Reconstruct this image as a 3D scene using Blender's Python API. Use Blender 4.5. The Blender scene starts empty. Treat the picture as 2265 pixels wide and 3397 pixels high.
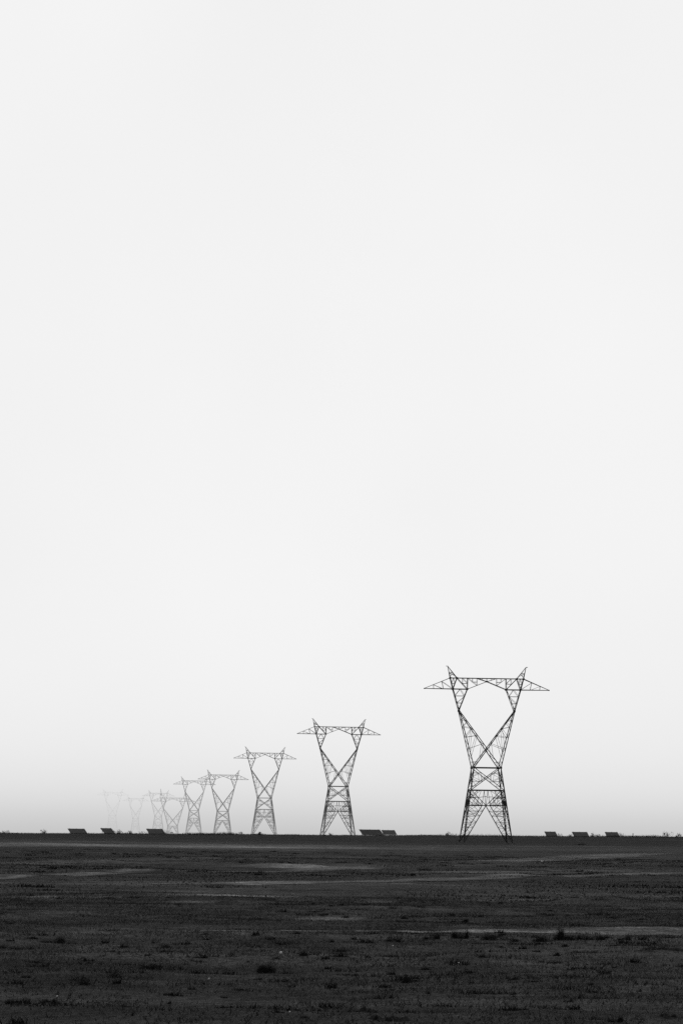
import bpy, math, random
import numpy as np
from mathutils import Vector, Matrix

random.seed(7)
rng = np.random.default_rng(7)
R = math.radians
scene = bpy.context.scene
col = scene.collection

# ------------------------------------------------------------------ camera
F = 9436.0                      # focal length in photo pixels (100 mm on a 36 mm tall frame)
CX, CY = 1132.5, 1698.5
EYE = 1.6
PITCH = math.atan((2772 - CY) / F)
ROLL = R(0.75)
cam_d = bpy.data.cameras.new('camera')
cam = bpy.data.objects.new('camera', cam_d)
col.objects.link(cam)
cam_d.sensor_fit = 'VERTICAL'
cam_d.sensor_height = 36
cam_d.lens = F / 3397 * 36
cam_d.clip_start = 0.1
cam_d.clip_end = 40000
MR = Matrix.Rotation(R(90) + PITCH, 3, 'X') @ Matrix.Rotation(ROLL, 3, 'Z')
cam.matrix_world = Matrix.Translation((0, 0, EYE)) @ MR.to_4x4()
scene.camera = cam


def ray(px, py):
    return MR @ Vector(((px - CX) / F, -(py - CY) / F, -1.0))


def at(px, py, d):
    v = ray(px, py)
    v = v * (d / v.y)
    return Vector((v.x, v.y, v.z + EYE))


def on_plain(px, py, z=0.0):
    v = ray(px, py)
    t = (z - EYE) / v.z
    return Vector((v.x * t, v.y * t, z))


# ------------------------------------------------------------------ noise + terrain
def _hash(ix, iy, s):
    h = (ix.astype(np.int64) * 374761393 + iy.astype(np.int64) * 668265263 + s * 974634777) & 0x7fffffff
    h = ((h ^ (h >> 13)) * 1274126177) & 0x7fffffff
    h = h ^ (h >> 16)
    return (h & 0xffff) / 65535.0


def vnoise(x, y, s=0):
    x = np.asarray(x, float); y = np.asarray(y, float)
    ix = np.floor(x); iy = np.floor(y)
    fx = x - ix; fy = y - iy
    fx = fx * fx * (3 - 2 * fx); fy = fy * fy * (3 - 2 * fy)
    a = _hash(ix, iy, s); b = _hash(ix + 1, iy, s); c = _hash(ix, iy + 1, s); d = _hash(ix + 1, iy + 1, s)
    return (a * (1 - fx) + b * fx) * (1 - fy) + (c * (1 - fx) + d * fx) * fy


def fbm(x, y, s=0, o=3):
    t = 0; a = 1.0; n = 0
    for k in range(o):
        t = t + a * (vnoise(x * 2 ** k, y * 2 ** k, s + k) - .5); n += a; a *= .5
    return t / n * 2


def sst(a, b, x):
    t = np.clip((x - a) / (b - a), 0, 1)
    return t * t * (3 - 2 * t)


YC = 880.0                      # a barely raised, weedy bank across the plain


def crest(X):
    X = np.clip(X, -260, 260)
    return 1.72 + X * .0073 + .10 * fbm(X / 40, X * 0, 31)


def height(x, y):
    x = np.asarray(x, float); y = np.asarray(y, float)
    near = .034 * fbm(x * 1.3, y * 1.3, 1, 3) * (1 - sst(50, 110, y))
    mid = .085 * fbm(x / 5, y / 5, 5) * (1 - .6 * sst(200, 500, y))
    far = .26 * fbm(x / 45, y / 38, 9, 2) * sst(70, 160, y) * (1 - sst(560, 690, y))
    h = near + mid + far
    for yy, wd, am, sd in ((71.5, 1.3, .16, 15), (64, .9, .08, 16), (118, 2.2, .16, 17), (160, 4, .2, 18), (53, .5, .06, 19)):
        cy = yy * (1 + .03 * fbm(x / 9, x * 0, sd + 40))
        h = h + am * np.exp(-((y - cy) / wd) ** 2) * np.clip(.15 + 1.5 * fbm(x / 3.2, y / 9, sd, 4), 0, 1)
    # dune like lip crossing the plain about seventy metres out
    s = sst(735, YC, y)
    zc = crest(x * YC / np.maximum(y, 50))
    h = h * (1 - s) + zc * s
    zs = EYE + (zc - EYE) * y / YC
    b = zs - .32 * sst(YC, YC + 60, y) - .0005 * np.maximum(y - YC, 0)
    return np.where(y > YC, b, h)


def hz(x, y):
    return float(height(np.array([x]), np.array([y]))[0])


def ground(px, py):
    z = 0.0
    for _ in range(6):
        p = on_plain(px, py, z)
        z = hz(p.x, p.y)
    return Vector((p.x, p.y, z))


# ------------------------------------------------------------------ materials (a black and white photograph: all neutral greys)
def g(v, a=1):
    return (v, v, v, a)


def new_mat(name):
    m = bpy.data.materials.new(name)
    m.use_nodes = True
    nt = m.node_tree
    bs = nt.nodes['Principled BSDF']
    bs.inputs['Specular IOR Level'].default_value = .2
    return m, nt, bs


def grey_mat(name, lo, hi, scale, rough=.8, metal=0.0, spec=.2):
    m, nt, bs = new_mat(name)
    tc = nt.nodes.new('ShaderNodeTexCoord')
    n = nt.nodes.new('ShaderNodeTexNoise'); n.inputs['Scale'].default_value = scale; n.inputs['Detail'].default_value = 4
    r = nt.nodes.new('ShaderNodeValToRGB')
    r.color_ramp.elements[0].position = .35; r.color_ramp.elements[0].color = g(lo)
    r.color_ramp.elements[1].position = .65; r.color_ramp.elements[1].color = g(hi)
    nt.links.new(tc.outputs['Object'], n.inputs['Vector'])
    nt.links.new(n.outputs['Fac'], r.inputs['Fac'])
    nt.links.new(r.outputs['Color'], bs.inputs['Base Color'])
    bs.inputs['Roughness'].default_value = rough
    bs.inputs['Metallic'].default_value = metal
    bs.inputs['Specular IOR Level'].default_value = spec
    return m


def tone_mat(name, rough=.9):
    """albedo taken from the per-vertex 'tone' attribute"""
    m, nt, bs = new_mat(name)
    a = nt.nodes.new('ShaderNodeAttribute'); a.attribute_name = 'tone'
    nt.links.new(a.outputs['Fac'], bs.inputs['Base Color'])
    bs.inputs['Roughness'].default_value = rough
    bs.inputs['Specular IOR Level'].default_value = .1
    return m


def soil_nodes(nt, bs, base):
    """multi scale soil / stubble: returns the colour socket"""
    tc = nt.nodes.new('ShaderNodeTexCoord')

    def noise(scale, detail, sx=1, sy=1, rough=.6):
        mp = nt.nodes.new('ShaderNodeMapping'); mp.inputs['Scale'].default_value = (sx, sy, 1)
        n = nt.nodes.new('ShaderNodeTexNoise'); n.inputs['Scale'].default_value = scale
        n.inputs['Detail'].default_value = detail; n.inputs['Roughness'].default_value = rough
        nt.links.new(tc.outputs['Object'], mp.inputs['Vector']); nt.links.new(mp.outputs['Vector'], n.inputs['Vector'])
        return n.outputs['Fac']

    def ramp(s, p0, v0, p1, v1):
        mr = nt.nodes.new('ShaderNodeMapRange'); mr.clamp = True
        for k, v in zip(('From Min', 'From Max', 'To Min', 'To Max'), (p0, p1, v0, v1)):
            mr.inputs[k].default_value = v
        nt.links.new(s, mr.inputs['Value'])
        return mr.outputs['Result']

    def mul(a, b, op='MULTIPLY'):
        n = nt.nodes.new('ShaderNodeMath'); n.operation = op
        for i, s in enumerate((a, b)):
            if isinstance(s, (int, float)): n.inputs[i].default_value = s
            else: nt.links.new(s, n.inputs[i])
        return n.outputs[0]

    fine = noise(14, 6, 1, .5, .7)
    med = noise(.9, 5, 1, .45)
    big = noise(.05, 5, .7, .8)
    t = mul(ramp(fine, .34, .3, .68, 1.8), ramp(med, .36, .6, .65, 1.35))
    t = mul(t, ramp(big, .36, .72, .62, 1.3))
    layer = noise(.17, 6, .55, 1.0, .65)
    t = mul(t, ramp(layer, .36, .66, .64, 1.45))
    clump = noise(2.6, 4, 1, .6, .6)
    streak = noise(.55, 5, .13, 1.0, .65)
    t = mul(t, ramp(streak, .34, .5, .6, 1.25))
    t = mul(t, ramp(noise(.9, 4, .09, 1.0, .6), .6, 1.0, .72, 1.9))
    t = mul(t, ramp(clump, .36, .62, .42, 1.15))
    return mul(t, base), tc, noise, ramp, mul, fine, med


M_STEEL = grey_mat('weathered_steel', .018, .04, 1.5, .75, 0, .15)
M_CONC = grey_mat('concrete', .07, .12, 4, .9)
M_PANEL = grey_mat('dark_panel', .1, .15, .8, .6, 0, .2)
M_RAIL = grey_mat('galvanised_rail', .04, .07, 3, .6)
M_STONE = grey_mat('pale_stone', .55, .75, 30, .7)
M_CLOD = grey_mat('dark_earth', .003, .02, 14, 1, 0, .03)
M_GRASS = tone_mat('dry_stalks')

# ground
m, nt, bs = new_mat('plain_soil')
base, tc, noise, ramp, mul, fine, med = soil_nodes(nt, bs, .031)
at_ = nt.nodes.new('ShaderNodeAttribute'); at_.attribute_name = 'tone'
colr = mul(base, at_.outputs['Fac'])
nt.links.new(colr, bs.inputs['Base Color'])
bs.inputs['Roughness'].default_value = 1; bs.inputs['Specular IOR Level'].default_value = .03
bp = nt.nodes.new('ShaderNodeBump'); bp.inputs['Strength'].default_value = .9; bp.inputs['Distance'].default_value = .06
nt.links.new(fine, bp.inputs['Height']); nt.links.new(bp.outputs['Normal'], bs.inputs['Normal'])
M_SOIL = m


def track_mat(name, val, lo, hi):
    m, nt, bs = new_mat(name)
    base, tc, noise, ramp, mul, fine, med = soil_nodes(nt, bs, val)
    e = nt.nodes.new('ShaderNodeAttribute'); e.attribute_name = 'edge'
    patch = noise(.22, 7, .45, 1.0, .7)
    grit = noise(2.2, 5, .6, 1.0, .65)
    k = mul(e.outputs['Fac'], mul(patch, mul(grit, .55, 'MULTIPLY'), 'ADD'), 'ADD')
    al = mul(ramp(k, lo, 0, hi, 1), ramp(grit, .3, .35, .6, 1))
    nt.links.new(base, bs.inputs['Base Color'])
    bs.inputs['Roughness'].default_value = 1; bs.inputs['Specular IOR Level'].default_value = .03
    nt.links.new(al, bs.inputs['Alpha'])
    return m


M_ROAD = track_mat('pale_road_dust', .115, .8, 1.25)
M_TRACK = track_mat('worn_track_dust', .15, .92, 1.75)


# ------------------------------------------------------------------ object helpers
class MB:
    def __init__(self):
        self.v = []; self.f = []; self.t = []

    def bar(self, p, q, w, h=None):
        p = Vector(p); q = Vector(q); d = q - p
        if d.length < 1e-4: return
        d.normalize()
        up = Vector((0, 0, 1)) if abs(d.z) < .92 else Vector((0, 1, 0))
        a = d.cross(up).normalized() * (w / 2); b = a.cross(d).normalized() * ((h or w) / 2)
        i = len(self.v)
        for c in (p, q):
            self.v += [c + a + b, c - a + b, c - a - b, c + a - b]
        self.f += [(i, i + 1, i + 2, i + 3), (i + 7, i + 6, i + 5, i + 4)] + \
                  [(i + k, i + 4 + k, i + 4 + (k + 1) % 4, i + (k + 1) % 4) for k in range(4)]

    def box(self, c, sx, sy, sz):
        c = Vector(c)
        self.bar(c - Vector((0, 0, sz / 2)), c + Vector((0, 0, sz / 2)), sx, sy)

    def tri(self, a, b, c, ta=None):
        i = len(self.v); self.v += [a, b, c]; self.f.append((i, i + 1, i + 2))
        if ta is not None: self.t += [ta] * 3

    def build(self, name, mat, parent=None, smooth=False):
        me = bpy.data.meshes.new(name)
        me.from_pydata([tuple(v) for v in self.v], [], self.f)
        if self.t:
            a = me.attributes.new('tone', 'FLOAT', 'POINT'); a.data.foreach_set('value', np.array(self.t, 'f'))
        me.materials.append(mat)
        if smooth: me.polygons.foreach_set('use_smooth', [True] * len(me.polygons))
        me.update()
        o = bpy.data.objects.new(name, me)
        col.objects.link(o)
        if parent: o.parent = parent
        return o


def tag(o, label=None, cat=None, group=None, kind=None):
    if label: o['label'] = label
    if cat: o['category'] = cat
    if group: o['group'] = group
    if kind: o['kind'] = kind
    return o


def empty(name, loc, rz=0):
    o = bpy.data.objects.new(name, None)
    o.empty_display_size = 1
    o.location = loc; o.rotation_euler = (0, 0, rz)
    col.objects.link(o)
    return o


def copy_tree(o, parent=None):
    c = o.copy(); col.objects.link(c)
    if parent: c.parent = parent
    for ch in list(o.children): copy_tree(ch, c)
    return c


def grid_mesh(name, P, mat, attrs):
    nr, nc = P.shape[:2]
    idx = np.arange(nr * nc).reshape(nr, nc)
    q = np.stack([idx[:-1, :-1], idx[:-1, 1:], idx[1:, 1:], idx[1:, :-1]], -1).reshape(-1, 4)
    me = bpy.data.meshes.new(name)
    me.vertices.add(nr * nc); me.vertices.foreach_set('co', P.reshape(-1).astype('f'))
    me.loops.add(q.size); me.loops.foreach_set('vertex_index', q.reshape(-1).astype('i'))
    me.polygons.add(len(q)); me.polygons.foreach_set('loop_start', np.arange(0, q.size, 4, dtype='i'))
    me.polygons.foreach_set('loop_total', np.full(len(q), 4, 'i'))
    me.update(calc_edges=True)
    me.polygons.foreach_set('use_smooth', np.ones(len(q), bool))
    for k, v in attrs.items():
        a = me.attributes.new(k, 'FLOAT', 'POINT'); a.data.foreach_set('value', v.reshape(-1).astype('f'))
    me.materials.append(mat); me.validate()
    o = bpy.data.objects.new(name, me); col.objects.link(o)
    return o


# ------------------------------------------------------------------ the plain
y0 = 11.0
rows = [0.5, 3, 6, 9, 12, 15, 18]
rows += list(1.6 * F / np.arange(760, 22, -1.15))
rows = [r for r in rows if r < 700] + list(np.linspace(700, 900, 90)) + list(np.geomspace(905, 9000, 60))
rows = np.array(sorted(rows))
tans = np.concatenate([-np.geomspace(3.0, .165, 24), np.linspace(-.16, .16, 430), np.geomspace(.165, 3.0, 24)])
Yg = np.repeat(rows[:, None], len(tans), 1)
Xg = (rows[:, None] + y0) * tans[None, :]
Zg = height(Xg, Yg)


def seg_dist(X, Y, pts):
    best = np.full(X.shape, 1e9)
    for (ax, ay), (bx, by) in zip(pts[:-1], pts[1:]):
        dx, dy = bx - ax, by - ay; L2 = dx * dx + dy * dy + 1e-9
        t = np.clip(((X - ax) * dx + (Y - ay) * dy) / L2, 0, 1)
        best = np.minimum(best, np.hypot(X - ax - t * dx, Y - ay - t * dy))
    return best


tone = np.ones_like(Xg)
# worn, paler and darker stretches of ground
def stretch(pts_px, half, gain, s):
    global tone
    pts = [tuple(on_plain(*p).xy) for p in pts_px]
    d = seg_dist(Xg, Yg, pts)
    k = np.exp(-(d / half) ** 2) * np.clip(.75 + 1.0 * fbm(Xg / (half * 2.5), Yg / (half * 2), s), 0, 1.5)
    tone = tone * (1 + gain * k)


stretch([(0, 2876), (477, 2876), (722, 2886)], 3.0, 1.6, 41)
stretch([(2090, 2866), (2265, 2858), (2420, 2856)], 6, 1.7, 42)
stretch([(-200, 2978), (120, 2976), (500, 2971), (867, 2974)], 1.2, 1.8, 43)
stretch([(1660, 2989), (1850, 2984), (2051, 2986)], 1.1, 2.4, 44)
stretch([(-100, 2936), (90, 2933)], 1.8, 2.2, 45)
stretch([(650, 3056), (1133, 3040), (1400, 3030)], .6, .8, 46)
stretch([(-300, 3101), (200, 3098), (700, 3097), (1300, 3097)], .4, 1.0, 47)
stretch([(0, 3103), (330, 3097)], .5, .8, 48)
stretch([(1560, 2862), (1700, 2853)], 4, .8, 49)
stretch([(1150, 2868), (1500, 2866)], 4, .8, 50)
stretch([(600, 2960), (880, 2948), (1100, 2945)], 1.3, 1.0, 51)
for k_, (l_, w_, a_) in enumerate([
        ([(-80, 2806), (330, 2801), (607, 2806)], 14, 2.2), ([(700, 2814), (1150, 2806)], 14, 1.8), ([(1500, 2806), (1900, 2808), (2330, 2812)], 14, 1.8),
        ([(0, 2858), (250, 2852)], 5, 1.5), ([(540, 2848), (700, 2846)], 4, 1.8), ([(860, 2846), (1200, 2840)], 6, 1.3), ([(1130, 2935), (1300, 2933)], 1.4, 1.4),
        ([(200, 2934), (560, 2932)], 1.8, 1.3), ([(1450, 2886), (1540, 2884)], 2.5, 2.2), ([(900, 2868), (1010, 2866)], 3, 2.0), ([(1650, 2884), (1990, 2880)], 3, 1.6),
        ([(100, 2982), (330, 2976)], .9, 2.2), ([(560, 2994), (680, 2992)], .8, 1.8), ([(700, 2972), (870, 2974)], .7, 2.4), ([(1150, 2992), (1250, 2990)], .8, 1.8),
        ([(1000, 3052), (1130, 3046)], .5, 1.6), ([(1680, 3300), (1790, 3302)], .14, 1.8), ([(1640, 3232), (1750, 3230)], .2, 1.6), ([(150, 3368), (230, 3366)], .12, 1.4)]):
    stretch(l_, w_, a_, 100 + k_)
# beyond the last rise the bank is dark with weeds, a pale verge below it
verge = np.exp(-((Yg - 450) / 95) ** 2) * np.clip(.8 + 1.1 * fbm(Xg / 16, Yg / 70, 52, 4), 0, 1.6)
tone = tone * (1 - .3 * sst(330, 520, Yg)) * (1 + 1.2 * verge)
tone = tone * (1 - .2 * sst(85, 130, Yg))
# darker damp streaks
tone = tone * (1 - .4 * np.clip(fbm(Xg / 30, Yg / 26, 57, 3) * 1.6, 0, 1) * sst(90, 160, Yg))
tone = np.where(Yg > 720, tone * (1 - sst(720, 760, Yg)) + sst(720, 760, Yg) * .36, tone)
plain = grid_mesh('ground', np.stack([Xg, Yg, Zg], -1), M_SOIL, {'tone': tone})
tag(plain, 'dark open plain of bare soil and stubble', 'ground', kind='structure')


def strip(name, pts, halfs, mat, lift, label, nacross=17, n=260):
    """a ribbon of worn ground laid a few centimetres above the plain; pts are world xy, halfs the half width"""
    pts = np.array(pts, float); halfs = np.array(halfs, float)
    t = np.linspace(0, len(pts) - 1, n)
    # smooth interpolation
    cx = np.interp(t, range(len(pts)), pts[:, 0]); cy = np.interp(t, range(len(pts)), pts[:, 1]); hw = np.interp(t, range(len(pts)), halfs)
    ker = np.hanning(41); ker /= ker.sum()
    sm = lambda a: np.convolve(np.pad(a, 20, mode='edge'), ker, 'valid')
    cx, cy, hw = sm(cx), sm(cy), sm(hw)
    tx, ty = np.gradient(cx), np.gradient(cy); L = np.hypot(tx, ty); nx, ny = -ty / L, tx / L
    s = np.linspace(-1, 1, nacross)
    X = cx[:, None] + nx[:, None] * s * hw[:, None]; Y = cy[:, None] + ny[:, None] * s * hw[:, None]
    Z = height(X, Y) + lift
    rut = 1 - np.abs(s) ** 1.6 - .35 * np.exp(-(s / .22) ** 2)
    edge = np.repeat(rut[None, :], n, 0)
    fade = np.minimum(1, np.minimum(np.arange(n), np.arange(n)[::-1]) / 40.0)[:, None]
    o = grid_mesh(name, np.stack([X, Y, Z], -1), mat, {'edge': edge * fade})
    tag(o, label, 'track', kind='structure')
    return o


def wpts(l): return [tuple(on_plain(*p).xy) for p in l]


strip('dirt_road', wpts([(500, 3097), (850, 3097), (1228, 3098), (1500, 3098), (1750, 3098), (2000, 3099), (2265, 3099), (2700, 3100)]),
      [.12, .2, .45, .7, 1.1, 1.6, 2.0, 2.2], M_ROAD, .01, 'pale dirt road crossing the plain behind the row of tufts')
strip('dirt_track', wpts([(-300, 2921), (0, 2914), (360, 2898), (722, 2888), (1050, 2877), (1343, 2864)]),
      [1.3, 1.3, 1.4, 1.6, 1.6, 1.9], M_TRACK, .03, 'pale wheel track crossing the middle of the plain from the left edge')
strip('dirt_track', wpts([(500, 2941), (800, 2936), (1155, 2930), (1500, 2918), (1733, 2908), (2000, 2899), (2265, 2890), (2500, 2884)]),
      [1.1, 1.5, 1.8, 1.6, 1.4, 1.6, 1.8, 1.8], M_TRACK, .03, 'pale wheel track climbing to the right edge of the plain')
strip('dirt_track', wpts([(1560, 2862), (1800, 2850), (2051, 2836), (2200, 2832)]),
      [3.2, 4.0, 4.0, 3.2], M_TRACK, .03, 'thin pale track far out on the plain below the right hand arrays')


# ------------------------------------------------------------------ grass
def blades(name, x, y, h, w, tone_v, mat, label, lean=.5, kind='stuff', zoff=None):
    n = len(x)
    z = height(x, y) - .005
    a = rng.uniform(0, 2 * np.pi, n)
    lx = rng.normal(0, lean, n) * h; ly = rng.normal(0, lean, n) * h
    dx, dy = np.cos(a) * w / 2, np.sin(a) * w / 2
    P = np.stack([np.stack([x - dx, y - dy, z], -1), np.stack([x + dx, y + dy, z], -1), np.stack([x + lx, y + ly, z + h], -1)], 1)
    me = bpy.data.meshes.new(name)
    me.vertices.add(3 * n); me.vertices.foreach_set('co', P.reshape(-1).astype('f'))
    me.loops.add(3 * n); me.loops.foreach_set('vertex_index', np.arange(3 * n, dtype='i'))
    me.polygons.add(n); me.polygons.foreach_set('loop_start', np.arange(0, 3 * n, 3, dtype='i'))
    me.polygons.foreach_set('loop_total', np.full(n, 3, 'i')); me.update(calc_edges=True)
    at_ = me.attributes.new('tone', 'FLOAT', 'POINT'); at_.data.foreach_set('value', np.repeat(tone_v, 3).astype('f'))
    me.materials.append(mat)
    o = bpy.data.objects.new(name, me); col.objects.link(o)
    tag(o, label, 'grass', kind=kind)
    return o


def fan(n, ya, yb, half=.15):
    y = np.sqrt(rng.uniform(0, 1, n) * (yb ** 2 - ya ** 2) + ya ** 2)
    x = rng.uniform(-1, 1, n) * half * (y + 3)
    return x, y


def not_road(x, y):
    pr = [on_plain(p, 3098).xy for p in (1100, 1750, 2265, 3000)]
    yr = np.interp(x, [q[0] for q in pr], [q[1] for q in pr]); hwr = np.interp(x, [q[0] for q in pr], [.1, .6, 1.3, 1.6]) * rng.uniform(.7, 1.1, len(x))
    return np.abs(y - yr) > hwr


x, y = fan(230000, 19, 75)
d = vnoise(x * .9, y * .45, 61) * .6 + vnoise(x * 3.1, y * 1.6, 62) * .4
keep = (d > rng.uniform(.2, .75, len(x))) & not_road(x, y)
x, y = x[keep], y[keep]
tv = .006 + .024 * vnoise(x * .7, y * .35, 63) ** 1.5 + .042 * rng.random(len(x)) ** 2.5
hi = rng.random(len(x)) < .012
tv = np.where(hi, rng.uniform(.06, .15, len(x)), tv)
blades('dry_grass', x, y, rng.uniform(.02, .06, len(x)), rng.uniform(.006, .014, len(x)), tv, M_GRASS, 'short dry stubble covering the near plain', .7)
def clumps(nc, per, ya, yb, r0, r1, h0, h1, w0, w1, label):
    cx, cy = fan(nc, ya, yb)
    keep = (vnoise(cx * .25, cy * .12, 91) > rng.uniform(.2, .8, nc)) & not_road(cx, cy)
    cx, cy = cx[keep], cy[keep]; m = len(cx)
    rad = rng.uniform(0, 1, m) ** 2 * (r1 - r0) + r0
    x = np.repeat(cx, per) + rng.normal(0, 1, m * per) * np.repeat(rad, per) * 1.3
    y = np.repeat(cy, per) + rng.normal(0, 1, m * per) * np.repeat(rad, per) * .7
    h = rng.uniform(h0, h1, m * per) * np.repeat(rng.uniform(.4, 1.2, m), per)
    blades('dry_grass', x, y, h, rng.uniform(w0, w1, m * per), .003 + .012 * rng.random(m * per), M_GRASS, label, .6)


clumps(900, 60, 20, 72, .02, .16, .02, .07, .008, .02, 'dark patches of weeds in the near stubble')
clumps(900, 40, 72, 260, .1, .6, .04, .12, .03, .08, 'dark patches of weeds on the middle of the plain')
x, y = fan(170000, 72, 250)
keep = (vnoise(x * .25, y * .1, 71) * .7 + vnoise(x * .05, y * .03, 72) * .5 > rng.uniform(.4, .95, len(x)))
x, y = x[keep], y[keep]
blades('dry_grass', x, y, rng.uniform(.02, .07, len(x)), rng.uniform(.015, .05, len(x)), .008 + .04 * rng.random(len(x)) ** 2, M_GRASS,
       'sparse dry stubble on the middle of the plain', .7)
# weeds along the bank that ends the plain
n = 46000
x = rng.uniform(-150, 150, n); y = YC + np.where(rng.random(n) < .6, rng.normal(0, 15, n), rng.uniform(15, 75, n))
k = vnoise(x / 2.2, y * 0, 81) * .45 + vnoise(x / 13.0, y * 0, 82) * .55
h = .12 + 1.3 * np.clip(k - .3, 0, 1) ** 1.5 * rng.uniform(.2, 1.6, n) + np.where(y > YC + 14, .3, 0)
blades('bank_weeds', x, y, h, rng.uniform(.03, .10, n), .012 + .012 * rng.random(n), M_GRASS, 'fringe of dry weeds along the far edge of the plain', .25)


n = 16000
x = rng.uniform(-190, 190, n); y = rng.uniform(930, 1120, n)
k = vnoise(x / 3.5, y * 0, 84) * .4 + vnoise(x / 22.0, y * 0, 85) * .6
h = .3 + 2.0 * np.clip(k - .36, 0, 1) ** 1.3 * rng.uniform(.2, 1.4, n)
blades('bank_weeds', x, y, h, rng.uniform(.06, .16, n), .02 + .02 * rng.random(n), M_GRASS, 'hazy brush standing behind the edge of the plain', .3)


def tuft_mb(w, h, n, dark=.012, spread=.5):
    mb = MB()
    nl = random.randint(3, 6)
    lobes = [(random.uniform(-.42, .42) * w, random.uniform(-.3, .3) * w, random.uniform(.1, .24) * w, random.uniform(.35, 1.0) * h) for _ in range(nl)]
    # matted roots join the stalks; their dark tone doubles as painted contact shadow
    nr_ = 14
    ring = [Vector((math.cos(a) * w * .62 * random.uniform(.75, 1.1), math.sin(a) * w * .5 * random.uniform(.75, 1.1), -.015)) for a in np.linspace(0, 2 * math.pi, nr_ + 1)[:-1]]
    for k in range(nr_): mb.tri(Vector((0, 0, .012 + h * .06)), ring[k], ring[(k + 1) % nr_], dark * .9)
    m_ = max(range(nl), key=lambda i: lobes[i][3]); lobes[m_] = lobes[m_][:3] + (h,)
    for k in range(n):
        if random.random() < .22:                       # skirt that runs out into the stubble
            bx, by, hh = random.gauss(0, .42) * w, random.gauss(0, .35) * w, h * random.uniform(.1, .4); r0 = .1 * w
        else:
            lx, ly, lr, lh = random.choice(lobes)
            bx, by = random.gauss(lx, lr * .55), random.gauss(ly, lr * .55)
            hh = lh * random.uniform(.2, .95) * (1.2 if random.random() < .08 else 1); r0 = lr
        q = math.hypot(bx / (.5 * w), by / (.4 * w))
        if q > 1: bx /= q; by /= q
        tx = bx + random.gauss(0, .5) * r0 + (bx * .12); ty = by + random.gauss(0, .5) * r0
        wd = random.uniform(.006, .016) * max(.16, min(w, h * 1.6))
        b = random.uniform(0, math.pi); dx, dy = math.cos(b) * wd, math.sin(b) * wd
        t = dark * random.uniform(.3, 1.7) * (2.6 if hh > h * .7 or random.random() < .12 else 1)
        mb.tri(Vector((bx - dx, by - dy, -.02)), Vector((bx + dx, by + dy, -.02)), Vector((tx, ty, hh)), t)
    return mb


def bush_mb(w, h, n, dark=.02):
    """leafy bush: many small leaf faces through an uneven volume"""
    mb = MB()
    lob = [(random.gauss(0, .26) * w, random.gauss(0, .2) * w, random.uniform(.15, .75) * h, random.uniform(.16, .32) * min(w, 1.7 * h)) for _ in range(9)]
    for k in range(n):
        cx, cy, cz, r = random.choice(lob)
        v = Vector((random.gauss(0, 1), random.gauss(0, 1), random.gauss(0, 1))).normalized() * r * random.random() ** .4
        p = Vector((cx, cy, cz)) + Vector((v.x, v.y, v.z * .9))
        p.z = max(.0, min(p.z, h * 1.05))
        s = random.uniform(.04, .09) * h
        e = [Vector((random.gauss(0, s), random.gauss(0, s), random.gauss(0, s) + s * .6)) for _ in range(2)]
        mb.tri(p, p + e[0], p + e[1], dark * random.uniform(.5, 1.5))
    return mb


# tufts: photo x, base y, width px, height px
NEARR = 'tiny dark weed clump scattered on the stubble in front of the dirt road'
FARR = 'small dark weed clump dotted over the open plain beyond the dirt road'
ROADR = 'low dry tuft standing on the near edge of the dirt road'
tufts = [
    (1526, 3113, 54, 30, 'rounded dark grass tuft standing alone at the near edge of the dirt road'),
    (1877, 3117, 84, 36, 'largest dark grass tuft, rising against the pale dirt road at right'),
    (1797, 3118, 66, 20, 'low grass tuft spreading out beside the left foot of the largest roadside tuft'),
    (1931, 3118, 36, 24, 'narrow dark tuft just right of the largest roadside tuft'),
    (1978, 3118, 66, 20, 'wide ragged tuft, second to the right of the largest roadside tuft'),
    (2070, 3118, 50, 20, 'small dark mound of grass, rightmost tuft along the pale road'),
    (1433, 3115, 50, 22, 'faint loose tuft left of the rounded tuft on the dirt road edge'),
    (1646, 3118, 100, 20, 'low sprawling tuft between the rounded tuft and the largest roadside tuft'),
    (1303, 3123, 60, 18, 'leftmost loose tuft where the dirt road thins out, wide and pale'),
    (184, 3128, 104, 26, 'wide dark grass clump at left just below the faint end of the road'),
    (18, 3146, 60, 14, 'flat dark clump cut off by the left edge of the picture'),
    (885, 3228, 64, 30, 'dark tuft with a spiky top in the middle of the near stubble'),
    (1001, 3172, 40, 22, 'pointed small tuft right of the brightest white stone'),
    (1120, 3177, 48, 18, 'dark tuft near the centre, level with the brightest white stone'),
    (918, 3176, 32, 12, 'low tuft directly in front of the brightest white stone'),
    (499, 3215, 26, 20, 'compact dark tuft standing alone in the left of the near stubble'),
    (238, 3268, 130, 22, 'long dark row of clumped weeds low in the left of the near field'),
    (61, 3331, 84, 28, 'dense dark weed clump near the lower left corner'),
    (173, 3329, 92, 18, 'flatter weed clump just right of the dense one near the lower left corner'),
    (964, 3277, 34, 14, 'small tuft on top of the low dark swell near bottom centre'),
    (1290, 3233, 46, 16, 'low wide tuft below the faint left end of the roadside tufts'),
    (1884, 3324, 34, 14, 'small dark tuft in the lower right of the near stubble'),
    (2035, 3390, 60, 22, 'blurred tuft at the bottom edge toward the right corner'),
]
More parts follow.
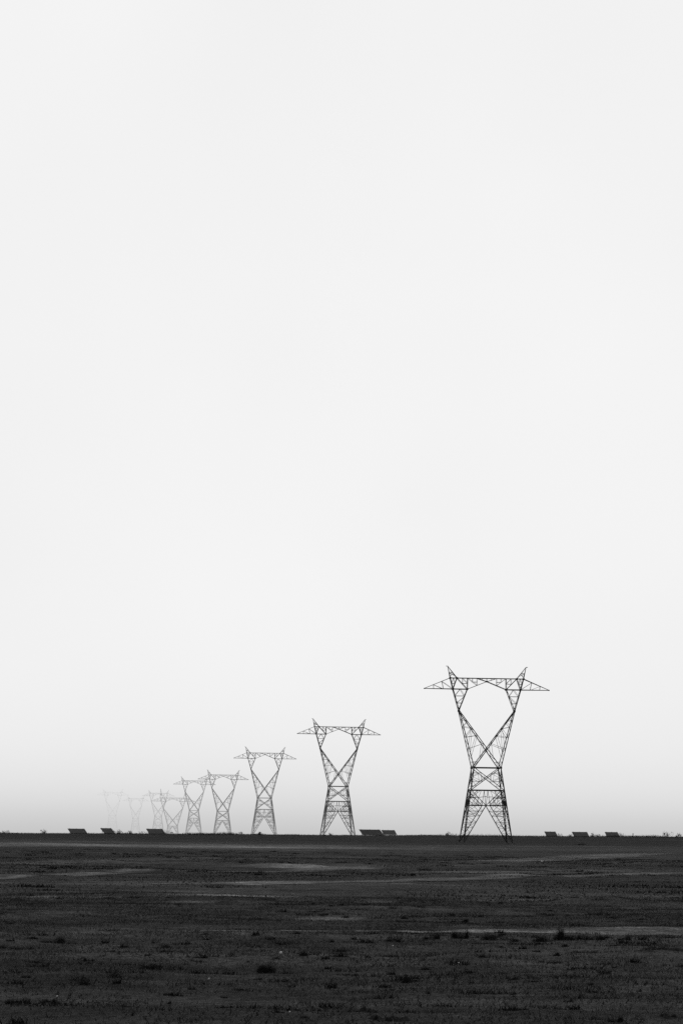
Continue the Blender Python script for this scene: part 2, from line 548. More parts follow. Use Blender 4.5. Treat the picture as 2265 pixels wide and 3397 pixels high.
small_near = [(35, 3122, 26, 14), (513, 3133, 22, 12), (537, 3159, 18, 10), (473, 3235, 16, 12), (394, 3170, 16, 10), (343, 3172, 26, 9), (498, 3169, 34, 12),
              (386, 3264, 18, 12), (636, 3283, 26, 14), (744, 3311, 24, 12), (925, 3360, 34, 16), (441, 3370, 14, 18), (1011, 3378, 30, 12), (1794, 3193, 22, 14),
              (1989, 3235, 26, 10), (1960, 3258, 26, 10), (2035, 3211, 16, 12), (1624, 3208, 26, 8), (70, 3228, 30, 9), (180, 3168, 18, 9), (625, 3175, 18, 9),
              (768, 3172, 22, 10), (820, 3203, 16, 10), (1180, 3235, 20, 10), (1560, 3260, 20, 10), (1700, 3300, 24, 12), (2120, 3290, 22, 12), (1420, 3300, 20, 12), (560, 3330, 18, 12)]
small_far = [(448, 2981, 30, 10), (130, 2988, 30, 8), (1022, 2850, 20, 7), (1324, 2995, 34, 10), (1393, 2996, 50, 9), (1451, 2996, 34, 8), (1501, 2966, 24, 8), (1786, 2858, 14, 9),
             (1985, 2867, 14, 10), (2069, 2873, 16, 9), (2126, 2880, 20, 8), (2220, 2967, 22, 12), (1924, 2804, 44, 10), (2032, 3009, 50, 10), (2195, 3013, 50, 9), (1306, 2869, 26, 7),
             (1030, 2993, 46, 11), (58, 2988, 50, 12), (235, 2803, 34, 6), (660, 2883, 16, 5), (370, 2931, 12, 6), (892, 3116, 46, 14), (1780, 3080, 20, 6), (600, 3010, 26, 7), (330, 3010, 30, 6), (50, 3065, 70, 10), (120, 3064, 60, 9), (1750, 2962, 18, 7)]


def place_tuft(px, py, wp, hp, label, group, name='grass_tuft', dens=1.0):
    p = ground(px, py)
    s = p.y / F
    n = int(min(1100, max(90, wp * hp * .6)) * dens)
    mb = tuft_mb(wp * s * .9, hp * s * 1.35, n, .008)
    o = mb.build(name, M_GRASS)
    o.location = p
    tag(o, label, 'grass tuft', group)
    return o


for px, py, wp, hp, lb in tufts: place_tuft(px, py, wp, hp, lb, None)
for px, py, wp, hp in small_near: place_tuft(px, py, wp, hp, NEARR, 'weed clumps on the near stubble')
for px, py, wp, hp in small_far: place_tuft(px, py, wp, hp, FARR, 'weed clumps on the far plain')


# ------------------------------------------------------------------ earth mounds and stones
def mound(px, py, wp, hp, deep, label, seed, rough=1.1):
    p = ground(px, py); s = p.y / F
    w, h = wp * s, hp * s
    nx, ny = 44, 22
    u = np.linspace(-1, 1, nx); v = np.linspace(-1, 1, ny)
    U, V = np.meshgrid(u, v)
    prof = np.clip(1 - np.sqrt(U ** 2 + V ** 2), 0, 1)
    n_ = .45 + rough * fbm(U * 4.3 + seed, V * 2.2, seed, 4)
    Z = h * 1.35 * prof ** .6 * np.clip(n_, .05, 1.6) - .02
    X = U * w / 2; Y = V * deep / 2
    gz = height(X + p.x, Y + p.y) - p.z
    o = grid_mesh('dirt_mound', np.stack([X, Y, Z + gz], -1), M_CLOD, {})
    o.location = p
    tag(o, label, 'mound')
    return o


mound(2190, 3150, 190, 22, .8, 'black heap of clods on the right, just below the dirt road', 3)
mound(1200, 3358, 120, 26, .45, 'dark peaked dirt mound at the bottom edge near the centre', 12)
mound(1290, 3384, 170, 30, .45, 'broken dark dirt bank at the bottom, right of the peaked mound', 21)
mound(2225, 3378, 150, 16, .4, 'flat dark dirt patch in the bottom right corner', 33)
mound(751, 2994, 84, 13, 5, 'dark hollow looking dirt mound on the left middle of the plain', 44, .5)
mound(831, 2986, 120, 9, 5, 'low pale edged dirt swell right of the dark mound in the middle of the plain', 55, .5)

stones = [(931, 3166, 9, 'brightest white stone, in the middle of the near stubble'), (693, 3251, 5, None), (1520, 3194, 5, None), (961, 3362, 5, None), (190, 3310, 5, None), (1796, 2860, 6, None), (1303, 3141, 4, None)]
for px, py, s_, lb in stones:
    p = ground(px, py); r = s_ * p.y / F * .5
    mb = MB()
    ring = [[Vector((math.cos(a) * r * c * random.uniform(.85, 1.2), math.sin(a) * r * c * random.uniform(.85, 1.2), r * z)) for a in np.linspace(0, 2 * math.pi, 8)[:-1]]
            for c, z in ((.8, -.3), (1.1, .2), (.9, .8), (.4, 1.2))]
    for rr in ring: mb.v += rr
    for k in range(3):
        for j in range(7):
            mb.f.append((k * 7 + j, k * 7 + (j + 1) % 7, (k + 1) * 7 + (j + 1) % 7, (k + 1) * 7 + j))
    mb.f.append(tuple(range(21, 28)))
    o = mb.build('white_stone', M_STONE); o.location = p + Vector((0, 0, r * .5 + .01))
    tag(o, lb or 'tiny white stone glinting on the dark plain', 'stone', None if lb else 'white stones on the plain')


# ------------------------------------------------------------------ bushes on the far bank
def crest_py(px):
    p = 2764 + px * 13 / 2265
    for d in (YC,):
        for _ in range(4):
            w = at(px, p, d); dz = w.z - float(crest(np.array([w.x]))[0])
            p += dz * F / d
    return p


bushes = [(146, 26, 14, 'hazy rounded bush on the far bank, left of the leftmost whole array', 960, .03),
          (12, 46, 10, 'low dark bush on the far bank, cut by the left edge of the picture', 900, .02),
          (432, 18, 11, 'small twiggy bush on the bank between two solar arrays at left', 930, .03),
          (472, 34, 8, 'low bush on the bank touching the left side of the third array from the left', 930, .03),
          (800, 22, 9, 'little bush on the bank left of the third largest tower', 950, .03),
          (862, 13, 10, 'thin bush on the bank between the legs of the third largest tower', 950, .03),
          (1096, 16, 8, 'faint bush on the bank between the legs of the second largest tower', 960, .03),
          (1483, 16, 13, 'faint round bush on the bank just left of the nearest tower', 960, .035),
          (554, 40, 13, 'low dark bush at the right foot of the third array from the left', 940, .015),
          (390, 40, 13, 'low dark bush at the right foot of the second array from the left', 940, .015),
          (1854, 28, 11, 'low bush at the right foot of the small array nearest the largest tower', 940, .015),
          (1890, 16, 8, 'small bush at the left side of the middle array on the right', 940, .025),
          (1964, 14, 14, 'upright thin bush just right of the middle array on the right', 940, .025),
          (1985, 30, 9, 'low spreading bush left of the rightmost array', 940, .025),
          (2058, 34, 12, 'low bush touching the right side of the rightmost array', 930, .02),
          (2172, 30, 8, 'low brush on the bank, leftmost of the bushes at the right edge', 930, .025),
          (2211, 36, 17, 'tallest bush on the right end of the bank', 930, .025),
          (2250, 20, 13, 'bush at the far right edge of the bank', 940, .025)]
for px, wp, hp, lb, d, dk in bushes:
    p = at(px, crest_py(px) + 3, d)
    s = d / F
    gz = hz(p.x, p.y)
    o = empty('scrub_bush', (p.x, p.y, gz))
    hh = (hp + 3) * s + (p.z - gz)
    b = bush_mb(wp * s, hh, 260, dk).build('foliage', M_GRASS, o)
    st = MB()
    for k in range(7):
        a = random.uniform(0, 6.28); r = random.uniform(.1, .4) * wp * s
        st.bar((0, 0, -.1), (math.cos(a) * r, math.sin(a) * r * .6, hh * random.uniform(.7, 1.12)), .05)
    st.build('stem', M_STEEL, o)
    tag(o, lb, 'bush', 'bushes on the far bank')


# ------------------------------------------------------------------ solar arrays behind the bank, seen from their shaded backs
def solar_array(px0, px1, ptop, d, label, psi=30, tilt=40, lift=0.0):
    px_mid = (px0 + px1) / 2
    s = d / F
    base_py = crest_py(px_mid) + 1.0 - lift
    top = at(px0, ptop, d)
    low = at(px0, base_py, d)
    rise = top.z - low.z
    t = R(tilt)
    Hs = rise / math.sin(t)
    q = R(psi)
    ax = Vector((math.cos(q), -math.sin(q), 0)); bx = Vector((-math.sin(q) * math.cos(t), -math.cos(q) * math.cos(t), math.sin(t)))
    W = ((px1 - px0) * s - Hs * math.cos(t) * math.sin(q)) / math.cos(q)
    # lower left corner so that the upper left corner lands on (px0, ptop)
    ll = top - bx * Hs
    ll.y += 0
    o = empty('solar_array', (ll.x, ll.y, hz(ll.x, ll.y)))
    L = ll - o.location
    nrm = ax.cross(bx).normalized()
    nmod = max(3, round(W / 1.05)); rowsn = 2
    mb = MB(); fr = MB()
    for i in range(nmod):
        for j in range(rowsn):
            g_ = .004
            c = [L + ax * (W * (i + a) / nmod + (g_ if a == 0 else -g_)) + bx * (Hs * (j + b) / rowsn + (g_ if b == 0 else -g_)) for a, b in ((0, 0), (1, 0), (1, 1), (0, 1))]
            k = len(mb.v); th = nrm * .02
            mb.v += [p + th for p in c] + [p - th for p in c]
            mb.f += [(k, k + 1, k + 2, k + 3), (k + 7, k + 6, k + 5, k + 4)] + [(k + a, k + 4 + a, k + 4 + (a + 1) % 4, k + (a + 1) % 4) for a in range(4)]
    mb.build('module_sheet', M_PANEL, o)
    for j in (.04, .28, .5, .72, .96):
        r_ = MB(); r_.bar(L + bx * Hs * j - nrm * .09, L + ax * W + bx * Hs * j - nrm * .09, .12); r_.build('rail', M_RAIL, o)
    for i in (.1, .5, .9):
        for j, nm in ((.22, 'post'), (.8, 'post')):
            p = L + ax * W * i + bx * Hs * j - nrm * .15
            gz = hz(p.x + o.location.x, p.y + o.location.y) - o.location.z
            r_ = MB(); r_.bar((p.x, p.y, gz - .2), p, .16); r_.build('post', M_RAIL, o)
        r_ = MB(); r_.bar(L + ax * W * i + bx * Hs * .02 - nrm * .2, L + ax * W * i + bx * Hs * .98 - nrm * .2, .12); r_.build('rafter', M_RAIL, o)
    tag(o, label, 'solar array', 'tilted solar arrays along the far bank')
    return o


solar_array(225, 294, 2749, 985, 'dark tilted solar array, leftmost of the whole arrays on the bank')
solar_array(333, 386, 2747.5, 985, 'dark tilted solar array, second from the left on the bank', tilt=36, psi=33)
solar_array(485, 552, 2749.5, 985, 'dark tilted solar array in front of the short faint tower legs')
solar_array(1190, 1272, 2752, 975, 'left one of the two overlapping solar arrays beside the second largest tower', tilt=36, psi=33, lift=3)
solar_array(1264, 1316, 2754, 1000, 'right one of the two overlapping solar arrays between the two largest towers', tilt=39, psi=28, lift=4)
solar_array(1804, 1850, 2759, 985, 'small dark solar array nearest to the right of the largest tower', tilt=38, psi=30)
solar_array(1895, 1953, 2760, 985, 'middle one of the three solar arrays at the right')
solar_array(2004, 2054, 2760.5, 985, 'rightmost solar array, with brush against its right side')

# small marker post at the right
p = at(2098, crest_py(2098) + 4, 930); gz = hz(p.x, p.y)
o = empty('marker_post', (p.x, p.y, gz))
r_ = MB(); r_.bar((0, 0, -.2), (0, 0, 1.25), .22); r_.build('post', M_RAIL, o)
r_ = MB(); r_.box((0, -.02, 1.3), .4, .3, .3); r_.build('cap', M_STONE, o)
tag(o, 'short pale topped post on the bank right of the rightmost array', 'post')

# ------------------------------------------------------------------ lattice towers
U = .02305      # metres per drawing unit


def Lw(y): return 148 + (y - 1220) * .146      # half width of the square body


def make_tower(variant, peak=1.0, tip=435, thick=1.0):
    """returns an empty with the parts of one tower, base centre at its origin"""
    if variant == 'full': secs = [('X', 1220, 1468), ('K', 1468, 1635), ('V', 1635, 2055)]
    elif variant == 'short': secs = [('X', 1220, 1468), ('V', 1468, 1888)]
    else: secs = [('V', 1220, 1560)]
    yb = secs[-1][2]
    Z = lambda y: (yb - y) * U
    MAIN, MED, THIN = 8.6 * U * thick, 5.4 * U * thick, 3.4 * U * thick
    root = empty('transmission_tower', (0, 0, 0))

    def face_pt(k, u, y, off=0):
        """point on face k of the square body (0 front, 1 right, 2 back, 3 left)"""
        w = Lw(y) + off
        a = [(u, -w), (w, u), (-u, w), (-w, -u)][k]
        return Vector((a[0] * U, a[1] * U, Z(y)))

    # legs with concrete footings
    for sx in (-1, 1):
        for sy in (-1, 1):
            m_ = MB(); m_.bar((sx * Lw(yb) * U, sy * Lw(yb) * U, -.3), (sx * Lw(1220) * U, sy * Lw(1220) * U, Z(1220)), MAIN * 1.12)
            leg = m_.build('leg', M_STEEL, root)
            m_ = MB(); m_.box((sx * Lw(yb) * U, sy * Lw(yb) * U, .05), .6, .6, .6); m_.build('footing', M_CONC, leg)

    for kf in range(4):
        Pt = lambda u, y: face_pt(kf, u, y)
        for (typ, ya, y2) in secs:
            m_ = MB()
            lin = lambda a, b, t: a + (b - a) * t
            if typ == 'X':
                la, lb = Lw(ya), Lw(y2)
                m_.bar(Pt(-la, ya), Pt(lb, y2), MED * 1.35); m_.bar(Pt(la, ya), Pt(-lb, y2), MED * 1.35)
                for s in (-1, 1):
                    H = y2 - ya
                    f = lambda t: (s * lin(la, -lb, t), ya + H * t)      # downwards diagonal starting at this side's top
                    f2 = lambda t: (s * lin(-la, lb, t), ya + H * t)     # the one arriving at this side's bottom
                    leg_ = lambda t: (s * Lw(ya + H * t), ya + H * t)
                    m_.bar(Pt(*leg_(.23)), Pt(*f(.23)), THIN); m_.bar(Pt(*leg_(.60)), Pt(*f2(.62)), THIN); m_.bar(Pt(*leg_(.82)), Pt(*f2(.82)), THIN)
                    m_.bar(Pt(*f(.23)), Pt(*f2(.62)), THIN); m_.bar(Pt(*f(.34)), Pt(*f2(.56)), THIN)
                    m_.bar(Pt(*leg_(.42)), Pt(*f(.23)), THIN); m_.bar(Pt(*leg_(.42)), Pt(*f2(.62)), THIN)
                    m_.bar(Pt(*leg_(.60)), Pt(*f2(.82)), THIN)
                m_.build('body_panel', M_STEEL, root)
            elif typ == 'K':
                a0 = 21
                la, lb = Lw(ya), Lw(y2); H = y2 - ya
                for s in (-1, 1):
                    m_.bar(Pt(0, ya), Pt(s * a0, y2), MED * .85)
                    m_.bar(Pt(s * a0, y2), Pt(s * la, ya), MED * 1.25)
                    dg = lambda t: (s * lin(la, a0, t), ya + H * t)
                    lg = lambda t: (s * Lw(ya + H * t), ya + H * t)
                    m_.bar(Pt(*lg(.5)), Pt(*dg(.5)), MED); m_.bar(Pt(*lg(.5)), Pt(s * 105, y2), MED * .8); m_.bar(Pt(*lg(.52)), Pt(s * 70, ya), THIN); m_.bar(Pt(*dg(.62)), Pt(s * 60, y2), THIN); m_.bar(Pt(*dg(.5)), Pt(s * 140, y2), THIN); m_.bar(Pt(*lg(.25)), Pt(*dg(.5)), THIN); m_.bar(Pt(*dg(.5)), Pt(s * 105, y2), THIN)
                    m_.bar(Pt(*dg(.5)), Pt(s * 70, ya), THIN); m_.bar(Pt(*dg(.25)), Pt(s * 115, ya), THIN); m_.bar(Pt(*dg(.25)), Pt(*lg(.5)), THIN)
                    m_.bar(Pt(*dg(.75)), Pt(s * 105, y2), THIN); m_.bar(Pt(*dg(.5)), Pt(s * 8, lin(ya, y2, .4)), THIN)
                    m_.bar(Pt(*lg(.75)), Pt(s * 105, y2), THIN)
                m_.build('body_panel', M_STEEL, root)
            else:
                a0 = 21 if variant == 'full' else 3
                H = y2 - ya; lb = Lw(y2)
                for s in (-1, 1):
                    b_ = MB()
                    end = (s * (lb - 8), y2 - 18)
                    b_.bar(Pt(s * a0, ya), Pt(*end), MED * 1.4)
                    dg = lambda t: (lin(s * a0, end[0], t), lin(ya, end[1], t))
                    lg = lambda t: (s * Lw(ya + H * t), ya + H * t)
                    ts = [.15, .29, .45, .60, .74, .87]
                    for i, t in enumerate(ts):
                        b_.bar(Pt(*lg(t)), Pt(*dg(t)), THIN)
                    for i in range(len(ts) - 1):
                        b_.bar(Pt(*lg(ts[i])), Pt(*dg(ts[i + 1])), THIN)
                        if i % 2 == 0: b_.bar(Pt(*lg(ts[i + 1])), Pt(*dg(ts[i])), THIN)
                    b_.bar(Pt(s * lin(a0, Lw(ya), .5), ya), Pt(*lg(.15)), THIN); b_.bar(Pt(s * lin(a0, Lw(ya), .5), ya), Pt(*dg(.15)), THIN)
                    b_.bar(Pt(*lg(.02)), Pt(*dg(.29)), THIN)
                    # little hip struts reaching inwards
                    b_.build('leg_brace', M_STEEL, root)
        # horizontal beams
    for (typ, ya, y2) in secs:
        m_ = MB()
        for kf in range(4):
            w = Lw(ya)
            th = MAIN * (1.15 if typ != 'V' or variant != 'full' else .95)
            if typ == 'V' and variant == 'full':
                for s in (-1, 1): m_.bar(face_pt(kf, s * w, ya), face_pt(kf, s * 21, ya), th)
                m_.bar(face_pt(kf, -21, ya), face_pt(kf, 21, ya), THIN)
            else:
                m_.bar(face_pt(kf, -w, ya), face_pt(kf, w, ya), th)
        if typ != 'V':
            m_.bar(face_pt(0, -w, ya), face_pt(2, -w, ya), THIN); m_.bar(face_pt(0, w, ya), face_pt(2, w, ya), THIN)
        m_.build('belt_frame', M_STEEL, root)

    # head: depth shrinks upwards
    def D(y):
        return float(np.interp(y, [100, 233, 355, 590, 1220], [6, 36, 42, 58, 152]))

    def HP(u, y, f): return Vector((u * U, f * D(y) * U, Z(y)))

    S = (308, 592)
    for s in (-1, 1):
        m_ = MB()
        lin = lambda a, b, t: (a[0] + (b[0] - a[0]) * t, a[1] + (b[1] - a[1]) * t)
        W0 = (148, 1220); W1 = (-148, 1220)
        nodes = {}
        for f in (-1, 1):
            P = lambda q: HP(s * q[0], q[1], f)
            O = lambda t: lin(W0, S, t)
            I = lambda t: lin(W1, S, t)
            m_.bar(P(W0), P(S), MAIN); m_.bar(P(W1), P(S), MAIN)
            # bracing between the outer chord and the inner diagonal
            for a, b in ((.33, .42), (.53, .565), (.72, .69), (.84, .82)):
                m_.bar(P(O(a)), P(I(b)), THIN)
            for a, b in ((.285, .69), (.19, .565), (.53, .69), (.72, .80), (.84, .88)):
                m_.bar(P(O(a)), P(I(b)), THIN)
            # redundants from the diagonal that rises from this side
            J = lambda t: (-I(t)[0], I(t)[1])
            m_.bar(P(I(.42)), P(J(.19)), THIN); m_.bar(P(J(.1)), P(O(.1)), THIN)
            # above the shoulder
            A = (376, 355); B = (216, 355)
            m_.bar(P(S), P(A), MAIN * .9); m_.bar(P(S), P(B), MAIN * .75)
            oc = lambda t: lin(S, A, t); ic = lambda t: lin(S, B, t)
            m_.bar(P(oc(.68)), P(ic(.68)), THIN); m_.bar(P(oc(.35)), P(ic(.35)), THIN)
            m_.bar(P((296, 355)), P(oc(.68)), THIN); m_.bar(P((296, 355)), P(ic(.68)), THIN); m_.bar(P(oc(.35)), P(ic(.66)), THIN)
            m_.box(P(S), .35, .12, .6); m_.box(P(W0), .5, .5, .5)
        # lacing between the two faces
        for k in range(8):
            a, b = k / 8, (k + 1) / 8
            for cf in (lambda t: lin(W0, S, t), lambda t: lin(W1, S, t)):
                q0, q1 = cf(a), cf(b)
                m_.bar(HP(s * q0[0], q0[1], -1 if k % 2 else 1), HP(s * q1[0], q1[1], 1 if k % 2 else -1), THIN)
        for k in range(4):
            q0, q1 = lin(S, (376, 355), k / 4), lin(S, (376, 355), (k + 1) / 4)
            m_.bar(HP(s * q0[0], q0[1], -1), HP(s * q1[0], q1[1], 1), THIN)
            q0, q1 = lin(S, (216, 355), k / 4), lin(S, (216, 355), (k + 1) / 4)
            m_.bar(HP(s * q0[0], q0[1], 1), HP(s * q1[0], q1[1], -1), THIN)
        m_.build('fork_arm', M_STEEL, root)

    # bridge between the fork arms
    m_ = MB()
    for f in (-1, 1):
        P = lambda u, y: HP(u, y, f)
        m_.bar(P(-407, 233), P(407, 233), MAIN * .8)
        for s in (-1, 1):
            m_.bar(P(s * 376, 355), P(s * 216, 355), MAIN); m_.bar(P(s * 376, 355), P(s * 407, 233), MAIN * .85)
            m_.bar(P(s * 376, 355), P(s * 332, 233), MAIN * .8); m_.bar(P(s * 332, 233), P(s * 216, 355), MED * 1.1)
            m_.bar(P(s * 216, 355), P(s * 213, 233), MED * 1.1)
            m_.bar(P(s * 216, 355), P(0, 268), MED * 1.1); m_.bar(P(0, 268), P(s * 108, 234), MED)
            m_.bar(P(s * 108, 234), P(s * 108, 312), THIN); m_.bar(P(s * 108, 312), P(s * 205, 238), THIN)
            m_.bar(P(s * 108, 275), P(s * 160, 275), THIN); m_.bar(P(s * 160, 275), P(s * 160, 234), THIN)
            m_.bar(P(s * 50, 236), P(s * 55, 252), THIN)
            m_.bar(P(s * 270, 295), P(s * 215, 290), THIN); m_.bar(P(s * 270, 234), P(s * 270, 295), THIN); m_.bar(P(s * 270, 234), P(s * 214, 290), THIN)
            m_.bar(P(s * 391, 295), P(s * 354, 295), THIN); m_.bar(P(s * 370, 234), P(s * 354, 295), THIN); m_.bar(P(s * 370, 234), P(s * 391, 295), THIN)
            for q in ((376, 355), (216, 355), (407, 233), (332, 233)): m_.box(P(s * q[0], q[1]), .42, .12, .42)
        m_.bar(P(0, 234), P(0, 268), THIN); m_.box(P(0, 268), .5, .12, .3)
    us = [-407, -332, -270, -213, -160, -108, -54, 0, 54, 108, 160, 213, 270, 332, 407]
    for i in range(len(us) - 1):
        m_.bar(HP(us[i], 233, -1 if i % 2 else 1), HP(us[i + 1], 233, 1 if i % 2 else -1), THIN)
    for s in (-1, 1):
        for u in (376, 296, 216): m_.bar(HP(s * u, 355, -1), HP(s * u, 355, 1), MED)
        for u in (407, 332, 213): m_.bar(HP(s * u, 233, -1), HP(s * u, 233, 1), MED)
        m_.bar(HP(s * 376, 355, -1), HP(s * 296, 355, 1), THIN); m_.bar(HP(s * 296, 355, 1), HP(s * 216, 355, -1), THIN)
    m_.build('bridge_beam', M_STEEL, root)

    for s in (-1, 1):
        # cross arm, tapering to its tip in plan and elevation
        m_ = MB()
        T = (691, 354)
        def AP(u, y, f):
            k = max(0.02, (T[0] - u) / (T[0] - 376)); return Vector((s * u * U, f * 42 * min(k, 1) * U, Z(y)))
        top = lambda u: 233 + (u - 407) * (T[1] - 233) / (T[0] - 407)
        for f in (-1, 1):
            m_.bar(AP(376, 355, f), AP(T[0], T[1], f), MAIN * .85)
            m_.bar(HP(s * 407, 233, f), AP(T[0], T[1] - 2, f), MED * 1.05)
            m_.bar(AP(500, top(500), f), AP(480, 355, f), THIN); m_.bar(AP(592, top(592), f), AP(588, 355, f), THIN)
            m_.bar(AP(500, top(500), f), AP(383, 350, f), THIN); m_.bar(AP(592, top(592), f), AP(490, 353, f), THIN)
        for a, b in ((376, 430), (430, 480), (480, 535), (535, 588), (588, 640)):
            m_.bar(AP(a, 355, 1), AP(b, 355, -1), THIN)
        m_.box((s * T[0] * U, 0, Z(T[1])), .35, .2, .25)
        m_.build('cross_arm', M_STEEL, root)
        # earth wire peak
        m_ = MB()
        yt = 233 - 130 * peak
        TP = Vector((s * tip * U, 0, Z(yt)))
        for f in (-1, 1):
            a, b = HP(s * 407, 233, f), HP(s * 332, 233, f)
            m_.bar(a, TP, MED); m_.bar(b, TP, MED)
            m_.bar(a.lerp(TP, .48), b.lerp(TP, .48), THIN); m_.bar(a.lerp(TP, .12), b.lerp(TP, .42), THIN); m_.bar(b.lerp(TP, .2), a.lerp(TP, .42), THIN)
        m_.bar(HP(s * 407, 233, -1).lerp(TP, .3), HP(s * 332, 233, 1).lerp(TP, .5), THIN)
        pk = m_.build('earthwire_peak', M_STEEL, root)
        m_ = MB(); m_.bar(TP - Vector((s * .1, 0, 0)), TP + Vector((s * .42, 0, .03)), .16); m_.build('wire_bracket', M_STEEL, pk)
    root['h0'] = Z(233 - 130 * peak)
    return root


K1 = 726.0
GRP = 'lattice towers in the receding power line'
HEAD = -R(5.95)


def place(o, px, base_px, d, top_py, label, yaw, sx=1.0):
    """px: photo x of the axis at the peaks, top_py: photo y of the peaks"""
    top = at(px, top_py, d)
    z = hz(top.x, d)
    if d > 1000: z -= .15
    h0 = o['h0']
    sz = (top.z - z) / h0
    o.location = (top.x, d, z)
    o.rotation_euler = (0, 0, -yaw)
    o.scale = (sx, sx, sz)
    tag(o, label, 'tower', GRP)


full = make_tower('full')
place(full, 1614, 0, K1, 2212, 'largest and nearest lattice tower, standing alone at the right with its feet in view', -R(3.2))
cp = lambda o: copy_tree(o)
full2 = make_tower('full', thick=1.18)
place(full2, 1124.5, 0, K1 * 1.504, 2385.8, 'second largest lattice tower, in the centre beside the two overlapping solar arrays', HEAD)
t = cp(full2); place(t, 880, 0, K1 * 2.005, 2478.5, 'third largest lattice tower, left of the centre one', HEAD)
short = make_tower('short', thick=1.35)
place(short, 741.5, 0, K1 * 2.485, 2554.8, 'grey lattice tower, fourth largest, its left arm overlapping the next one', HEAD)
t = make_tower('full', thick=1.35); place(t, 646, 0, K1 * 2.98, 2577, 'pale grey lattice tower just left of the fourth largest, arms overlapping it', HEAD)
stub = make_tower('stub', peak=2.35, tip=395, thick=1.25)
place(stub, 575.5, 0, K1 * 3.43, 2618, 'squat faint lattice tower with a wide low head and tall horns', HEAD, 1.2)
t = make_tower('full', thick=.72); place(t, 527, 0, K1 * 3.95, 2621, 'faint tower behind the third array from the left, left of the squat one', HEAD)
thin = make_tower('full', thick=.44)
place(thin, 452, 0, K1 * 4.85, 2640, 'barely visible lattice tower in the haze, last but one at the left', HEAD)
t = make_tower('full', thick=.24); place(t, 376, 0, K1 * 6.1, 2618, 'ghostly lattice tower, almost lost in haze, farthest to the left', HEAD, 1.5)


# ------------------------------------------------------------------ haze: volumes over the far plain, grey emission standing in for scattered light
def haze(name, ya, yb, z0, z1, X, length, lum, label):
    m = bpy.data.materials.new(name); m.use_nodes = True; nt = m.node_tree
    nt.nodes.clear()
    out = nt.nodes.new('ShaderNodeOutputMaterial')
    ab = nt.nodes.new('ShaderNodeVolumeAbsorption'); ab.inputs['Color'].default_value = g(0); ab.inputs['Density'].default_value = 1 / length
    em = nt.nodes.new('ShaderNodeEmission'); em.inputs['Color'].default_value = g(1); em.inputs['Strength'].default_value = lum / length
    ad = nt.nodes.new('ShaderNodeAddShader')
    nt.links.new(ab.outputs[0], ad.inputs[0]); nt.links.new(em.outputs[0], ad.inputs[1]); nt.links.new(ad.outputs[0], out.inputs['Volume'])
    mb = MB()
    mb.v = [Vector((x, y, z)) for z in (z0, z1) for (x, y) in ((-X, ya), (X, ya), (X, yb), (-X, yb))]
    mb.f = [(3, 2, 1, 0), (4, 5, 6, 7), (0, 1, 5, 4), (1, 2, 6, 5), (2, 3, 7, 6), (3, 0, 4, 7)]
    o = mb.build(name, m)
    tag(o, label, 'haze', kind='structure')
    return o


# density falls off with height, so the haze is laid in layers, thinner and paler upwards
zl = [-60, 5, 11, 18, 26, 35, 46, 59, 75, 95, 125]
for i_ in range(len(zl) - 1):
    zm = max(2.5, (zl[i_] + zl[i_ + 1]) / 2)
    haze('haze', 905, 8800, zl[i_] + .05, zl[i_ + 1], 4000, 1700 * math.exp(zm / 35), .565 + .0028 * zm, 'layer of grey haze lying over the far plain')


# ------------------------------------------------------------------ sky and light
SUN_EL, SUN_AZ = R(38), R(20)          # soft light from beyond the towers, slightly to the right
w = bpy.data.worlds.new('World'); scene.world = w; w.use_nodes = True
nt = w.node_tree; nt.nodes.clear()
out = nt.nodes.new('ShaderNodeOutputWorld')
sky = nt.nodes.new('ShaderNodeTexSky'); sky.sky_type = 'NISHITA'; sky.sun_disc = False
sky.sun_elevation = SUN_EL; sky.sun_rotation = SUN_AZ; sky.dust_density = 6
bw = nt.nodes.new('ShaderNodeRGBToBW'); nt.links.new(sky.outputs[0], bw.inputs[0])
bg1 = nt.nodes.new('ShaderNodeBackground'); bg1.inputs['Strength'].default_value = .05
nt.links.new(bw.outputs[0], bg1.inputs['Color'])
tc = nt.nodes.new('ShaderNodeTexCoord'); sep = nt.nodes.new('ShaderNodeSeparateXYZ'); nt.links.new(tc.outputs['Generated'], sep.inputs[0])
rp = nt.nodes.new('ShaderNodeValToRGB'); cr = rp.color_ramp
stops = [(0.0, .84), (.015, .86), (.03, .875), (.06, .885), (.10, .89), (.24, .895), (1.0, .895)]
cr.elements[0].position, cr.elements[0].color = stops[0][0], g(stops[0][1])
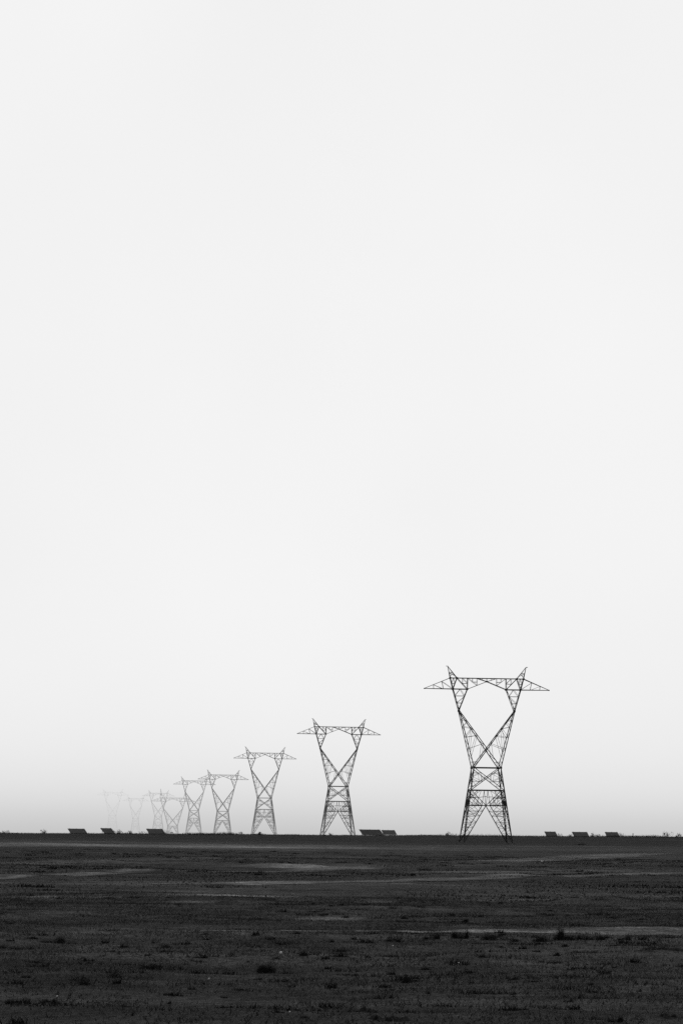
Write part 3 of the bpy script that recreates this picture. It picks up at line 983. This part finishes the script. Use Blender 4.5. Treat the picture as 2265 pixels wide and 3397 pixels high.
cr.elements[1].position, cr.elements[1].color = stops[-1][0], g(stops[-1][1])
for p_, v_ in stops[1:-1]:
    e = cr.elements.new(p_); e.color = g(v_)
nt.links.new(sep.outputs['Z'], rp.inputs['Fac'])
cn = nt.nodes.new('ShaderNodeTexNoise'); cn.inputs['Scale'].default_value = 5; cn.inputs['Detail'].default_value = 3
nt.links.new(tc.outputs['Generated'], cn.inputs['Vector'])
cm = nt.nodes.new('ShaderNodeMapRange'); cm.inputs['From Min'].default_value = .3; cm.inputs['From Max'].default_value = .7
cm.inputs['To Min'].default_value = .97; cm.inputs['To Max'].default_value = 1.02
nt.links.new(cn.outputs['Fac'], cm.inputs['Value'])
bg2 = nt.nodes.new('ShaderNodeBackground'); nt.links.new(cm.outputs[0], bg2.inputs['Strength']); nt.links.new(rp.outputs['Color'], bg2.inputs['Color'])
mr = nt.nodes.new('ShaderNodeMapRange'); mr.interpolation_type = 'SMOOTHSTEP'
mr.inputs['From Min'].default_value = .33; mr.inputs['From Max'].default_value = .55
nt.links.new(sep.outputs['Z'], mr.inputs['Value'])
mx = nt.nodes.new('ShaderNodeMixShader')
nt.links.new(mr.outputs[0], mx.inputs[0]); nt.links.new(bg2.outputs[0], mx.inputs[1]); nt.links.new(bg1.outputs[0], mx.inputs[2])
nt.links.new(mx.outputs[0], out.inputs['Surface'])

sl = bpy.data.lights.new('sun', 'SUN'); sl.energy = .9; sl.angle = R(12); sl.color = (1, 1, 1)
so = bpy.data.objects.new('sun', sl); col.objects.link(so)
sdir = Vector((math.sin(SUN_AZ) * math.cos(SUN_EL), math.cos(SUN_AZ) * math.cos(SUN_EL), math.sin(SUN_EL)))
so.rotation_euler = (-sdir).to_track_quat('-Z', 'Y').to_euler()

scene.view_settings.view_transform = 'Standard'
scene.view_settings.look = 'None'
scene.view_settings.exposure = 0
scene.cycles.use_denoising = False
scene.cycles.max_bounces = 4
scene.cycles.volume_bounces = 0
scene.cycles.transparent_max_bounces = 24
scene.render.film_transparent = False
